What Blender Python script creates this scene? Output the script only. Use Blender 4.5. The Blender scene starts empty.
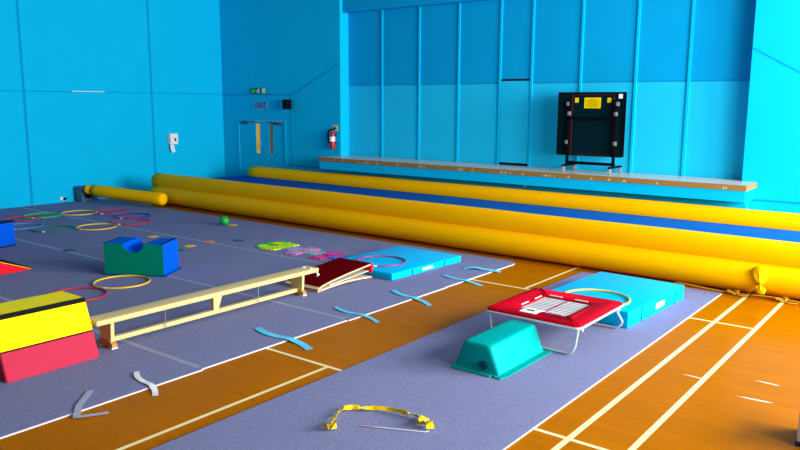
import bpy, bmesh, math, random
from math import sin, cos, pi, radians
from mathutils import Vector, Matrix

random.seed(7)
SC = bpy.context.scene
COL = SC.collection

# ------------------------------------------------------------------ camera
cam_d = bpy.data.cameras.new('camera')
cam_d.sensor_fit = 'HORIZONTAL'
cam_d.sensor_width = 36.0
cam_d.lens = 33.349
cam_d.clip_end = 200
cam = bpy.data.objects.new('camera', cam_d)
COL.objects.link(cam)
RX = Vector((0.789225, 0.614081, 0.005337))
RY = Vector((-0.103956, 0.125031, 0.986692))
RZ = Vector((0.605241, -0.779277, 0.162515))
cam.matrix_world = Matrix(((RX.x, RY.x, RZ.x, 0), (RX.y, RY.y, RZ.y, 0), (RX.z, RY.z, RZ.z, 2.6), (0, 0, 0, 1)))
SC.camera = cam

# ------------------------------------------------------------------ world, daylight, exposure
w = bpy.data.worlds.new('sky'); SC.world = w
w.use_nodes = True
w.node_tree.nodes['Background'].inputs[0].default_value = (0.80, 0.88, 1.0, 1)
w.node_tree.nodes['Background'].inputs[1].default_value = 0.16

def window_light(x, y, z, sy, sz, power, color=(1.0, 0.97, 0.93)):
    L = bpy.data.lights.new('window_daylight', 'AREA')
    L.shape = 'RECTANGLE'; L.size = sz; L.size_y = sy
    L.energy = power; L.color = color
    o = bpy.data.objects.new('window_daylight', L)
    o.location = (x, y, z); o.rotation_euler = (0, radians(90), 0)   # shines towards -x
    COL.objects.link(o)
for wy, pw in ((4.7, 520), (8.6, 980), (12.4, 1350)):
    window_light(5.28, wy, 3.5, 3.2, 4.2, pw)

SC.view_settings.view_transform = 'Standard'
SC.view_settings.look = 'None'
SC.view_settings.gamma = 1.0
SC.view_settings.use_curve_mapping = False
SC.view_settings.exposure = 0.58
SC.cycles.max_bounces = 6
SC.cycles.diffuse_bounces = 4
SC.cycles.glossy_bounces = 3
SC.cycles.sample_clamp_indirect = 6
SC.cycles.use_denoising = True

# ------------------------------------------------------------------ materials
M = {}
def mat(name, col, rough=0.5, spec=0.5, metal=0.0, noise=0.0, nscale=20.0, bump=0.0, bscale=60.0, stretch=None):
    m = bpy.data.materials.new(name); m.use_nodes = True
    nt = m.node_tree; b = nt.nodes['Principled BSDF']
    b.inputs['Roughness'].default_value = rough
    b.inputs['Metallic'].default_value = metal
    b.inputs['Specular IOR Level'].default_value = spec
    b.inputs['IOR'].default_value = 1.45 if spec >= 0.4 else 1.18
    c = (*col, 1)
    b.inputs['Base Color'].default_value = c
    tc = nt.nodes.new('ShaderNodeTexCoord')
    src = tc.outputs['Object']
    if stretch:
        mp = nt.nodes.new('ShaderNodeMapping'); mp.inputs['Scale'].default_value = stretch
        nt.links.new(src, mp.inputs['Vector']); src = mp.outputs['Vector']
    n = nt.nodes.new('ShaderNodeTexNoise'); n.inputs['Scale'].default_value = nscale
    n.inputs['Detail'].default_value = 3
    nt.links.new(src, n.inputs['Vector'])
    mx = nt.nodes.new('ShaderNodeMix'); mx.data_type = 'RGBA'
    a = max(noise, 0.03)
    mx.inputs['A'].default_value = tuple(max(0, v * (1 - a)) for v in col) + (1,)
    mx.inputs['B'].default_value = tuple(min(1, v * (1 + a)) for v in col) + (1,)
    nt.links.new(n.outputs['Fac'], mx.inputs['Factor'])
    nt.links.new(mx.outputs['Result'], b.inputs['Base Color'])
    if bump:
        n2 = nt.nodes.new('ShaderNodeTexNoise'); n2.inputs['Scale'].default_value = bscale
        nt.links.new(src, n2.inputs['Vector'])
        bp = nt.nodes.new('ShaderNodeBump'); bp.inputs['Strength'].default_value = bump
        bp.inputs['Distance'].default_value = 0.01
        nt.links.new(n2.outputs['Fac'], bp.inputs['Height'])
        nt.links.new(bp.outputs['Normal'], b.inputs['Normal'])
    M[name] = m
    return m

mat('panel_pale', (0.012, 0.54, 0.86), 0.6, 0.12, noise=0.05, nscale=1.2, bump=0.1, bscale=90)
mat('panel_blue', (0.002, 0.35, 0.69), 0.6, 0.12, noise=0.05, nscale=1.2, bump=0.1, bscale=90)
mat('wall_blue', (0.002, 0.49, 0.81), 0.6, 0.12, noise=0.05, nscale=1.2, bump=0.12, bscale=90)
mat('joint_blue', (0.002, 0.31, 0.62), 0.6, 0.1)
mat('white_paint', (0.80, 0.80, 0.78), 0.7, 0.3)
mat('ceiling_grey', (0.30, 0.31, 0.33), 0.8, 0.1)
mat('line_paint', (0.88, 0.74, 0.34), 0.35, 0.4)
mat('glint_paint', (0.80, 0.70, 0.52), 0.4, 0.4)
mat('carpet', (0.192, 0.204, 0.36), 0.95, 0.1, noise=0.75, nscale=95, bump=0.5, bscale=220)
mat('foam_white', (0.85, 0.85, 0.85), 0.8, 0.2)
mat('grey_tape', (0.27, 0.28, 0.39), 0.45, 0.4)
mat('strap_blue', (0.10, 0.55, 0.80), 0.6, 0.3, noise=.1)
mat('strap_white', (0.72, 0.75, 0.80), 0.6, 0.3, noise=.1)
mat('strap_grey', (0.33, 0.35, 0.46), 0.6, 0.3, noise=.1)
mat('vinyl_yellow', (0.97, 0.475, 0.0), 0.5, 0.15, noise=0.05, nscale=3, bump=0.25, bscale=5, stretch=(1, 2, 2))
mat('rope_yellow', (0.62, 0.30, 0.02), 0.7, 0.2, noise=.3, nscale=80)
mat('bed_blue', (0.0, 0.115, 0.45), 0.7, 0.08, noise=.08, nscale=3)
mat('stage_top', (0.62, 0.60, 0.54), 0.28, 0.5, noise=.15, nscale=6)
mat('stage_edge', (0.34, 0.17, 0.03), 0.45, 0.4, noise=.35, nscale=25, stretch=(1, 6, 6))
mat('worn_paint', (0.55, 0.42, 0.22), 0.7, 0.2)
mat('black', (0.003, 0.003, 0.005), 0.6, 0.2)
mat('black_strip', (0.008, 0.008, 0.010), 0.7, 0.2)
mat('table_green', (0.001, 0.013, 0.019), 0.6, 0.12)
mat('label_yellow', (0.85, 0.62, 0.0), 0.5, 0.3)
mat('label_ink', (0.25, 0.17, 0.0), 0.6, 0.2)
mat('red_line', (0.10, 0.008, 0.012), 0.5, 0.3)
mat('steel', (0.55, 0.56, 0.58), 0.3, 0.5, metal=0.8)
mat('closer_grey', (0.06, 0.10, 0.15), 0.6, 0.2)
mat('grey_plastic', (0.17, 0.18, 0.20), 0.5, 0.4)
mat('white_plastic', (0.82, 0.82, 0.82), 0.4, 0.4)
mat('paper', (0.75, 0.80, 0.85), 0.8, 0.2)
mat('red_gloss', (0.45, 0.004, 0.01), 0.3, 0.5)
mat('sign_green', (0.0, 0.22, 0.06), 0.4, 0.4)
mat('sign_blue', (0.10, 0.42, 0.72), 0.5, 0.4)
mat('sign_cream', (0.62, 0.52, 0.30), 0.6, 0.3)
mat('ink', (0.01, 0.02, 0.05), 0.6, 0.3)
mat('glass_amber', (0.95, 0.50, 0.03), 0.15, 0.5)
mat('glass_dim', (0.26, 0.17, 0.08), 0.15, 0.5)
mat('blower_blue', (0.05, 0.13, 0.22), 0.5, 0.4)
mat('blower_dark', (0.008, 0.02, 0.04), 0.6, 0.3)
mat('foam_blue', (0.0, 0.085, 0.62), 0.5, 0.2, noise=.06, nscale=6, bump=.15, bscale=14)
mat('foam_green', (0.0, 0.20, 0.125), 0.5, 0.2, noise=.06, nscale=6, bump=.15, bscale=14)
mat('foam_red', (0.72, 0.006, 0.02), 0.5, 0.35, noise=.06, nscale=6)
mat('vault_yellow', (0.95, 0.80, 0.0), 0.5, 0.15, noise=.04, nscale=5, bump=.12, bscale=9)
mat('vault_pink', (0.47, 0.026, 0.062), 0.55, 0.2, noise=.06, nscale=6, bump=.12, bscale=9)
mat('wood_pale', (0.70, 0.51, 0.20), 0.42, 0.4, noise=.14, nscale=7, stretch=(14, 1, 14))
mat('wood_tan', (0.46, 0.24, 0.06), 0.5, 0.4, noise=.2, nscale=8)
mat('ply', (0.70, 0.53, 0.33), 0.5, 0.35, noise=.15, nscale=9, stretch=(1, 8, 1))
mat('ply_grey', (0.55, 0.50, 0.44), 0.55, 0.3, noise=.1, nscale=9)
mat('maroon', (0.11, 0.001, 0.003), 0.95, 0.03, noise=.35, nscale=60)
mat('mat_blue', (0.0, 0.46, 0.86), 0.5, 0.2, noise=.06, nscale=6, bump=.15, bscale=9)
mat('mat_cyan', (0.0, 0.41, 0.76), 0.5, 0.2, noise=.06, nscale=6, bump=.15, bscale=9)
mat('mat_seam', (0.0, 0.06, 0.24), 0.6, 0.3)
mat('pad_red', (0.45, 0.001, 0.012), 0.5, 0.14, noise=.1, nscale=7, bump=.5, bscale=10)
mat('frame_white', (0.62, 0.66, 0.72), 0.35, 0.5, metal=0.2)
mat('teal', (0.0, 0.31, 0.29), 0.45, 0.14, noise=.05, nscale=5)
mat('teal_dark', (0.0, 0.06, 0.07), 0.5, 0.4)
mat('ribbon', (0.92, 0.62, 0.0), 0.45, 0.4, noise=.12, nscale=30)
mat('stick_pink', (0.70, 0.32, 0.30), 0.5, 0.3)
mat('hoop_green', (0.01, 0.62, 0.08), 0.4, 0.4)
mat('hoop_dgreen', (0.005, 0.17, 0.075), 0.4, 0.4)
mat('hoop_yellow', (0.80, 0.52, 0.02), 0.4, 0.4)
mat('hoop_red', (0.50, 0.012, 0.03), 0.4, 0.4)
mat('hoop_blue', (0.015, 0.03, 0.30), 0.4, 0.4)
mat('hoop_sky', (0.06, 0.28, 0.75), 0.4, 0.4)
mat('hoop_plum', (0.33, 0.02, 0.14), 0.4, 0.4)
mat('ball_green', (0.005, 0.33, 0.04), 0.35, 0.5, noise=.2, nscale=12)
mat('spot_green', (0.0, 0.155, 0.085), 0.6, 0.3)
mat('spot_yellow', (0.93, 0.60, 0.02), 0.6, 0.3)
mat('spot_orange', (0.93, 0.24, 0.06), 0.6, 0.3)
mat('tile_green', (0.08, 0.72, 0.03), 0.8, 0.2)
mat('tile_yellow', (0.85, 0.80, 0.01), 0.8, 0.2)
mat('tile_pink', (0.80, 0.17, 0.50), 0.8, 0.2)
mat('tile_cyan', (0.03, 0.50, 0.45), 0.8, 0.2)
mat('tile_red', (0.75, 0.02, 0.12), 0.8, 0.2)
mat('tile_purple', (0.40, 0.12, 0.62), 0.8, 0.2)
mat('tile_blue', (0.01, 0.15, 0.70), 0.8, 0.2)
mat('crate_pale', (0.62, 0.55, 0.55), 0.6, 0.3)

M['glass_amber'].node_tree.nodes['Principled BSDF'].inputs['Emission Color'].default_value = (0.9, 0.42, 0.03, 1)   # a lit corridor behind
M['glass_amber'].node_tree.nodes['Principled BSDF'].inputs['Emission Strength'].default_value = 0.2

def trampoline_bed_material():
    m = bpy.data.materials.new('bed_mesh'); m.use_nodes = True
    nt = m.node_tree; b = nt.nodes['Principled BSDF']
    b.inputs['Roughness'].default_value = 0.8
    tc = nt.nodes.new('ShaderNodeTexCoord')
    wv = nt.nodes.new('ShaderNodeTexWave'); wv.bands_direction = 'Y'
    wv.inputs['Scale'].default_value = 5.2; wv.inputs['Distortion'].default_value = 0.0
    nt.links.new(tc.outputs['Object'], wv.inputs['Vector'])
    r = nt.nodes.new('ShaderNodeValToRGB')
    r.color_ramp.elements[0].position = 0.22; r.color_ramp.elements[0].color = (0.03, 0.03, 0.035, 1)
    r.color_ramp.elements[1].position = 0.42; r.color_ramp.elements[1].color = (0.62, 0.62, 0.60, 1)
    nt.links.new(wv.outputs['Fac'], r.inputs['Fac'])
    nt.links.new(r.outputs['Color'], b.inputs['Base Color'])
    M['bed_mesh'] = m
trampoline_bed_material()

def floor_material():
    m = bpy.data.materials.new('floor_wood'); m.use_nodes = True
    nt = m.node_tree; b = nt.nodes['Principled BSDF']
    tc = nt.nodes.new('ShaderNodeTexCoord')
    br = nt.nodes.new('ShaderNodeTexBrick')
    br.inputs['Scale'].default_value = 1.0
    br.inputs['Brick Width'].default_value = 1.6; br.inputs['Row Height'].default_value = 0.115
    br.inputs['Mortar Size'].default_value = 0.0022
    br.inputs['Color1'].default_value = (0.40, 0.124, 0.0, 1)
    br.inputs['Color2'].default_value = (0.375, 0.116, 0.0, 1)
    br.inputs['Mortar'].default_value = (0.32, 0.095, 0.0, 1)
    nt.links.new(tc.outputs['Object'], br.inputs['Vector'])
    mp = nt.nodes.new('ShaderNodeMapping'); mp.inputs['Scale'].default_value = (1.2, 9, 1)
    nt.links.new(tc.outputs['Object'], mp.inputs['Vector'])
    n = nt.nodes.new('ShaderNodeTexNoise'); n.inputs['Scale'].default_value = 1.4; n.inputs['Detail'].default_value = 5
    nt.links.new(mp.outputs['Vector'], n.inputs['Vector'])
    mx = nt.nodes.new('ShaderNodeMix'); mx.data_type = 'RGBA'; mx.blend_type = 'MULTIPLY'
    mx.inputs['Factor'].default_value = 0.35
    r = nt.nodes.new('ShaderNodeValToRGB')
    r.color_ramp.elements[0].position = 0.3; r.color_ramp.elements[0].color = (0.72, 0.70, 0.66, 1)
    r.color_ramp.elements[1].position = 0.7; r.color_ramp.elements[1].color = (1.12, 1.14, 1.2, 1)
    nt.links.new(n.outputs['Fac'], r.inputs['Fac'])
    nt.links.new(br.outputs['Color'], mx.inputs['A']); nt.links.new(r.outputs['Color'], mx.inputs['B'])
    nt.links.new(mx.outputs['Result'], b.inputs['Base Color'])
    b.inputs['Specular IOR Level'].default_value = 0.3
    b.inputs['IOR'].default_value = 1.07
    b.inputs['Roughness'].default_value = 0.19
    M['floor_wood'] = m
floor_material()

# ------------------------------------------------------------------ mesh helpers
class MB:
    def __init__(s): s.bm = bmesh.new(); s.mi = 0
    def _face(s, vs):
        try:
            f = s.bm.faces.new(vs); f.material_index = s.mi; return f
        except ValueError:
            return None
    def box(s, x0, x1, y0, y1, z0, z1, bevel=0.0, T=None, seg=2):
        vs = [s.bm.verts.new((x, y, z)) for z in (z0, z1) for y in (y0, y1) for x in (x0, x1)]
        fs = [s._face([vs[i] for i in q]) for q in ((0, 2, 3, 1), (4, 5, 7, 6), (0, 1, 5, 4), (2, 6, 7, 3), (0, 4, 6, 2), (1, 3, 7, 5))]
        out = list(vs)
        if bevel:
            es = list({e for f in fs for e in f.edges})
            r = bmesh.ops.bevel(s.bm, geom=es, offset=bevel, segments=seg, affect='EDGES', profile=0.6)
            for f in r['faces']: f.material_index = s.mi
            out = list({v for f in r['faces'] for v in f.verts} | {v for v in vs if v.is_valid})
        if T is not None:
            for v in out: v.co = T @ v.co
        return s
    def prism(s, pts, axis, a, b, T=None):
        """closed outline PTS (2D) extruded along AXIS from a to b; 'x': (y,z), 'y': (x,z), 'z': (x,y)"""
        def P(p, t):
            return {'x': (t, p[0], p[1]), 'y': (p[0], t, p[1]), 'z': (p[0], p[1], t)}[axis]
        A = [s.bm.verts.new(P(p, a)) for p in pts]; B = [s.bm.verts.new(P(p, b)) for p in pts]
        n = len(pts)
        s._face(A[::-1]); s._face(B)
        for i in range(n): s._face([A[i], A[(i + 1) % n], B[(i + 1) % n], B[i]])
        if T is not None:
            for v in A + B: v.co = T @ v.co
        return s
    def tube(s, path, r, seg=8, closed=False, caps=True):
        path = [Vector(p) for p in path]; n = len(path)
        rad = r if isinstance(r, (list, tuple)) else [r] * n
        rings = []; up = None
        for i, p in enumerate(path):
            if closed: t = path[(i + 1) % n] - path[i - 1]
            else: t = path[min(i + 1, n - 1)] - path[max(i - 1, 0)]
            t.normalize()
            if up is None:
                up = Vector((0, 0, 1)) if abs(t.z) < 0.9 else Vector((1, 0, 0))
            up = (up - t * up.dot(t)).normalized()
            sd = t.cross(up)
            rings.append([s.bm.verts.new(p + (up * cos(2 * pi * k / seg) + sd * sin(2 * pi * k / seg)) * rad[i]) for k in range(seg)])
        m = n if closed else n - 1
        for i in range(m):
            a, b = rings[i], rings[(i + 1) % n]
            for k in range(seg): s._face([a[k], a[(k + 1) % seg], b[(k + 1) % seg], b[k]])
        if caps and not closed:
            s._face(rings[0][::-1]); s._face(rings[-1])
        return s
    def lathe(s, prof, c=(0, 0, 0), seg=20, T=None):
        """profile of (radius, height) about z through c"""
        rings = []
        for r, h in prof:
            rings.append([s.bm.verts.new((c[0] + r * cos(2 * pi * k / seg), c[1] + r * sin(2 * pi * k / seg), c[2] + h)) for k in range(seg)])
        for a, b in zip(rings, rings[1:]):
            for k in range(seg): s._face([a[k], a[(k + 1) % seg], b[(k + 1) % seg], b[k]])
        s._face(rings[0][::-1]); s._face(rings[-1])
        if T is not None:
            for v in [v for g in rings for v in g]: v.co = T @ v.co
        return s
    def ribbon(s, pts, wid_, th=0.003, side=None, lift=0.0):
        """a strip WID wide along PTS; SIDE(i) gives its cross direction"""
        pts = [Vector(p) for p in pts]; n = len(pts); L = []
        for i, p in enumerate(pts):
            t = (pts[min(i + 1, n - 1)] - pts[max(i - 1, 0)]).normalized()
            sd = Vector(side(i)).normalized() if side else t.cross(Vector((0, 0, 1))).normalized()
            sd = (sd - t * sd.dot(t)).normalized()
            nn = sd.cross(t).normalized()
            if not side and nn.z < 0: nn = -nn
            h = (wid_[i] if isinstance(wid_, list) else wid_) / 2
            L.append([s.bm.verts.new(q) for q in (p - sd * h, p + sd * h, p + sd * h + nn * th, p - sd * h + nn * th)])
        for a, b in zip(L, L[1:]):
            for k in range(4): s._face([a[k], a[(k + 1) % 4], b[(k + 1) % 4], b[k]])
        s._face(L[0][::-1]); s._face(L[-1])
        return s
    def build(s, name, mats, parent=None, smooth=30, loc=None):
        bm = s.bm
        bmesh.ops.recalc_face_normals(bm, faces=bm.faces)
        me = bpy.data.meshes.new(name); bm.to_mesh(me); bm.free()
        for m in (mats if isinstance(mats, (list, tuple)) else [mats]): me.materials.append(M[m])
        if smooth:
            me.shade_smooth(); me.set_sharp_from_angle(angle=radians(smooth))
        o = bpy.data.objects.new(name, me); COL.objects.link(o)
        if parent: o.parent = parent
        if loc: o.location = loc
        return o

def tag(o, label, cat, group=None, kind=None):
    o['label'] = label; o['category'] = cat
    if group: o['group'] = group
    if kind: o['kind'] = kind
    return o
def thing(name, label, cat, loc=(0, 0, 0), rz=0.0, group=None):
    o = bpy.data.objects.new(name, None); COL.objects.link(o)
    o.empty_display_size = 0.2
    o.location = loc; o.rotation_euler = (0, 0, rz)
    return tag(o, label, cat, group)
def struct(o, label=None, cat=None):
    o['kind'] = 'structure'
    if label: o['label'] = label
    if cat: o['category'] = cat
    return o
def copy_of(o, loc, label, rz=None, material=None, name=None):
    c = o.copy(); COL.objects.link(c); c.location = loc; c['label'] = label
    if rz is not None: c.rotation_euler = (0, 0, rz)
    for ch in o.children:
        d = ch.copy(); COL.objects.link(d); d.parent = c
    return c
def text_mesh(s, size, depth, name, material, parent, T):
    cu = bpy.data.curves.new('lettering', 'FONT'); cu.body = s; cu.size = size; cu.extrude = depth
    cu.align_x = 'CENTER'; cu.align_y = 'CENTER'
    t = bpy.data.objects.new('lettering', cu); COL.objects.link(t)
    bpy.context.view_layer.update()
    me = bpy.data.meshes.new_from_object(t.evaluated_get(bpy.context.evaluated_depsgraph_get()))
    bpy.data.objects.remove(t); bpy.data.curves.remove(cu)
    me.transform(T); me.materials.clear(); me.materials.append(M[material])
    o = bpy.data.objects.new(name, me); COL.objects.link(o); o.parent = parent
    return o
FACE_Y = Matrix.Rotation(radians(90), 4, 'X')        # flat text turned to face -y

XL, YB = -18.54, 14.924          # left wall, back wall
XR0, XR1 = -13.64, -3.45         # recess of the stage
YP, ZS, ZL = 15.26, 1.18, 4.95   # recess wall, stage height, lintel
XW = 5.5                         # window wall
ZC = 7.2                         # ceiling

# ------------------------------------------------------------------ the room
b = MB()
b.box(XL - .2, XW + .2, -2.5, YP + .2, -0.1, 0.0)
b.mi = 1
def fline(x0, x1, y0, y1, z=0.0012):
    vs = [b.bm.verts.new(p) for p in ((x0, y0, z), (x1, y0, z), (x1, y1, z), (x0, y1, z))]
    b._face(vs)
fline(-2.333, -2.281, -2.4, 14.0)
fline(-1.874, -1.822, -2.4, 14.0)
fline(-4.915, -4.871, -2.4, 5.14)
fline(-4.915, -4.871, 9.19, 14.0)
fline(-7.9, -1.83, 5.122, 5.165, 0.0013)
fline(-7.9, -1.83, 9.170, 9.213, 0.0013)
b.mi = 2  # thin pale streaks: floor reflections painted on as colour
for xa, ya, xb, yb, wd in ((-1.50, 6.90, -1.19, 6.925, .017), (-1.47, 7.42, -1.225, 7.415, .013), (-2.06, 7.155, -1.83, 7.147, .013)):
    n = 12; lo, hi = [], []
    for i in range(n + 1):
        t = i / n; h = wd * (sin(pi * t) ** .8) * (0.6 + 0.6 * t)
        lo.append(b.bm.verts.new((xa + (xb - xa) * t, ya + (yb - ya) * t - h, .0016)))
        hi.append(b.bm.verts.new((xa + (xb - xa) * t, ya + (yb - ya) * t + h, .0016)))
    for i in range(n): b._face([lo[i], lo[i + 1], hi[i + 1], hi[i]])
struct(b.build('floor', ['floor_wood', 'line_paint', 'glint_paint'], smooth=0))

# left wall: painted panels with open joints over a darker backing
b = MB()
b.mi = 1; b.box(XL - .2, XL - .012, -2.5, YB + .5, 0, ZC)
b.mi = 0
ys = [-2.5, 1.7, 5.27, 8.86, 12.43, YB]
for i in range(5):
    y0, y1 = ys[i] + (.03 if i else 0), ys[i + 1] - (.03 if i < 4 else 0)
    b.box(XL - .02, XL, y0, y1, 0, 2.825)
    b.box(XL - .02, XL, y0, y1, 2.85, ZC)
b.mi = 2; b.box(XL - .01, XL + .004, 10.1, 11.0, 2.842, 2.858)
struct(b.build('wall_left', ['wall_blue', 'joint_blue', 'white_paint'], smooth=0))

# back wall left of the stage with the door opening, joints as narrow sealant beads
DX0, DX1, DZ = -17.87, -15.76, 2.125
b = MB()
b.box(XL, DX0, YB, YB + .376, 0, ZC)
b.box(DX1, XR0, YB, YB + .376, 0, ZC)
b.box(DX0, DX1, YB, YB + .376, DZ, ZC)
b.mi = 2; b.box(XR0, XR1, YB + .10, YB + .376, ZL, ZC); b.mi = 0             # lintel over the stage
b.box(XR1, XW + .2, YB, YB + .376, 0, ZC)          # right of the stage
b.mi = 1
b.box(XL, -15.50, YB - .005, YB, 2.80, 2.835)
b.prism([(-15.50, 2.80), (-15.50, 2.835), (XR0, 3.66), (XR0, 3.625)], 'y', YB - .005, YB)
b.box(-15.56, -15.53, YB - .005, YB, .82, 2.81)
b.box(-15.70, -13.6, YB - .012, YB, .80, .835)
b.box(-3.25, XW, YB - .012, YB, .84, .868)
b.prism([(XR1, 3.62), (XR1, 3.65), (-2.0, 2.83), (-2.0, 2.80)], 'y', YB - .005, YB)
b.box(-2.0, XW, YB - .005, YB, 2.80, 2.83)
struct(b.build('wall_back', ['wall_blue', 'joint_blue', 'panel_blue'], smooth=0))

# recess wall behind the stage: tall panels above and below one horizontal joint
BX = [-12.46, -11.26, -10.08, -8.93, -8.11, -6.93, -5.72, -4.65]
b = MB()
b.mi = 1; b.box(XR0 - .2, XR1 + .2, YP + .015, YP + .2, 0, ZC)
b.mi = 0
ed = [XR0] + BX + [XR1]
for i in range(len(ed) - 1):
    x0, x1 = ed[i], ed[i + 1]
    if i == 4: continue
    b.mi = 3; b.box(x0, x1, YP, YP + .03, ZS - .1, 3.045)
    b.mi = 2; b.box(x0, x1, YP, YP + .03, 3.07, ZL + .1); b.mi = 0
b.mi = 2; b.box(BX[3], BX[4], YP, YP + .03, 3.16, ZL + .1)
struct(b.build('wall_recess', ['wall_blue', 'joint_blue', 'panel_blue', 'panel_pale'], smooth=0))
for x in BX:
    struct(MB().box(x - .026, x + .026, YP - .028, YP + .01, ZS, ZL).build('trim_1', 'wall_blue', smooth=0))
b = MB().box(BX[3] + .04, BX[4] - .04, YP - .012, YP + .012, ZS + .055, 3.11, .004)
b.mi = 1; b.box(BX[3] + .03, BX[4] - .03, YP - .008, YP + .012, ZS + .005, ZS + .055); b.box(BX[3] + .03, BX[4] - .03, YP - .004, YP + .012, 3.11, 3.155)
struct(b.build('door_2', ['panel_pale', 'black_strip'], smooth=0))

b = MB()
b.box(XL - .2, XW + .2, -2.5, YP + .2, ZC, ZC + .1)
struct(b.build('ceiling', 'ceiling_grey', smooth=0))
b = MB()                                            # window wall, to the right of the picture
b.box(XW, XW + .2, -2.5, YP, 0, 1.3); b.box(XW, XW + .2, -2.5, YP, 5.3, ZC)
for y0, y1 in ((-2.5, 3.0), (6.4, 6.9), (10.3, 10.7), (14.1, YP)): b.box(XW, XW + .2, y0, y1, 1.3, 5.3)
struct(b.build('wall_right', 'wall_blue', smooth=0))
for i, (y0, y1) in enumerate(((3.0, 6.4), (6.9, 10.3), (10.7, 14.1))):
    b = MB()
    for a in (y0, (y0 + y1) / 2 - .03, y1 - .06): b.box(XW + .06, XW + .14, a, a + .06, 1.3, 5.3)
    for z in (1.3, 3.2, 5.24): b.box(XW + .06, XW + .14, y0, y1, z, z + .06)
    struct(b.build('window_%d' % (i + 1), 'white_paint', smooth=0))

# the double door in the corner
D = struct(bpy.data.objects.new('door_1', None)); COL.objects.link(D)
D.location = ((DX0 + DX1) / 2, YB, 0)
hw = (DX1 - DX0) / 2
b = MB()
b.box(-hw, -hw + .07, -.012, .15, 0, DZ, .005); b.box(hw - .07, hw, -.012, .15, 0, DZ, .005); b.box(-hw + .07, hw - .07, -.012, .15, DZ - .07, DZ, .005)
b.build('door_frame', 'wall_blue', D, 0)
for sgn, gm in ((-1, 'glass_amber'), (1, 'glass_dim')):
    x0, x1 = (-hw + .08, -.004) if sgn < 0 else (.004, hw - .08)
    gx0, gx1 = (-.24, -.07) if sgn < 0 else (.33, .49)
    b = MB()
    b.box(x0, gx0, .015, .065, 0.01, DZ - .08); b.box(gx1, x1, .015, .065, 0.01, DZ - .08)
    b.box(gx0, gx1, .015, .065, 0.01, 1.10); b.box(gx0, gx1, .015, .065, 1.97, DZ - .08)
    leaf = b.build('door_leaf', 'wall_blue', D, 0)
    MB().box(gx0, gx1, .022, .032, 1.10, 1.97).build('glass_pane', gm, leaf, 0)
    xc = -.72 if sgn < 0 else .72
    MB().box(xc - .16, xc + .16, -.03, .05, DZ - .17, DZ - .10, .006).tube([(xc + sgn * -.1, -.02, DZ - .1), (xc - sgn * .45, -.02, DZ - .085)], .012, 6).build('door_closer', 'closer_grey', leaf)
    if sgn < 0:
        MB().box(-.055, -.015, 0, .015, 1.28, 1.46, .003).tube([(-.035, .04, 1.38), (-.035, -.02, 1.38), (-.035, -.02, 1.22)], .011, 6).build('door_handle', 'steel', leaf)
struct(D, 'blue double door with two narrow glazed slots in the far corner', 'door')

# ------------------------------------------------------------------ stage
S = thing('stage_platform', 'low blue stage with worn wooden nosing across the recess', 'stage', (-8.41, 14.7, 0))
SX0, SX1, SY = -13.69 + 8.41, -3.19 + 8.41, 14.12 - 14.7
MB().box(SX0, SX1, SY + .02, YP - 14.7 - .05, ZS - .045, ZS, .004).build('deck', 'stage_top', S, 0)
b = MB()
b.box(SX0, SX1, SY - .005, SY + .02, ZS - .10, ZS + .002, .004); b.box(SX1, SX1 + .012, SY - .005, .2, ZS - .10, ZS + .002, .004)
b.mi = 1
for i in range(30):
    x = random.uniform(SX0 + .1, SX1 - .15); l = random.uniform(.03, .10)
    b.prism([(x, ZS - .085), (x + l * .7, ZS - .09), (x + l, ZS - .06), (x + l * .6, ZS - .035), (x + l * .1, ZS - .05)], 'y', SY - .0065, SY - .004)
b.build('nosing', ['stage_edge', 'worn_paint'], S, 0)
b = MB().box(SX0 + .01, SX1 - .005, SY + .012, SY + .05, .875, ZS - .045, .004)
b.box(SX1 - .05, SX1 - .005, SY + .05, .2, .875, ZS - .045); b.box(SX0 + .01, SX0 + .05, SY + .05, .2, .875, ZS - .045)
b.build('fascia', 'wall_blue', S, 0)
MB().box(SX0 + .1, SX1 - .08, 14.56 - 14.7, 14.9 - 14.7, 0, .9).build('base_wall', 'wall_blue', S, 0)
MB().box(.55, .63, 14.53 - 14.7, 14.562 - 14.7, .79, .85, .004).build('socket_box', 'white_plastic', S)

# ------------------------------------------------------------------ long yellow inflatable
I = thing('inflatable_pit', 'long yellow inflatable with blue bed lying in front of the stage', 'inflatable', (-7.0, 12.57, 0), -0.018)
def long_tube(name, x0, x1, yc, zc, ry, rz, seed, endtilt=0.0):
    rnd = random.Random(seed); seg = 28
    xs = [x0 + (x1 - x0) * i / 60 for i in range(61)]
    prof = [(x0 - .02, .15), (x0 - .02, .70), (x0 - .01, .88), (x0 + .02, .97)] + [(x, 1.0 + .012 * sin(x * 1.7 + seed) + rnd.uniform(-.006, .006)) for x in xs[1:]]
    b = MB(); rings = []
    for x, k in prof:
        rings.append([b.bm.verts.new((x - endtilt * cos(2 * pi * j / seg) * (1 if x < x0 + .3 else 0), yc + ry * k * sin(2 * pi * j / seg), zc + rz * k * cos(2 * pi * j / seg))) for j in range(seg)])
    for a, c in zip(rings, rings[1:]):
        for j in range(seg): b._face([a[j], a[(j + 1) % seg], c[(j + 1) % seg], c[j]])
    b._face(rings[0][::-1]); b._face(rings[-1])
    return b.build(name, 'vinyl_yellow', I, 50)
dy = -12.6
low = long_tube('front_lower_tube', -9.82, 8.3, 11.18 + dy, .22, .325, .218, 1)
long_tube('front_upper_tube', -10.0, 8.3, 11.34 + dy, .52, .23, .225, 2, .05)
long_tube('back_lower_tube', -9.3, 8.3, 14.16 + dy, .235, .25, .232, 3)
long_tube('back_upper_tube', -9.55, 8.3, 14.18 + dy, .56, .215, .215, 4, .03)
MB().box(-9.82, 8.2, 11.45 + dy, 14.05 + dy, .03, .50, .04).build('bed', 'bed_blue', I)
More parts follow.
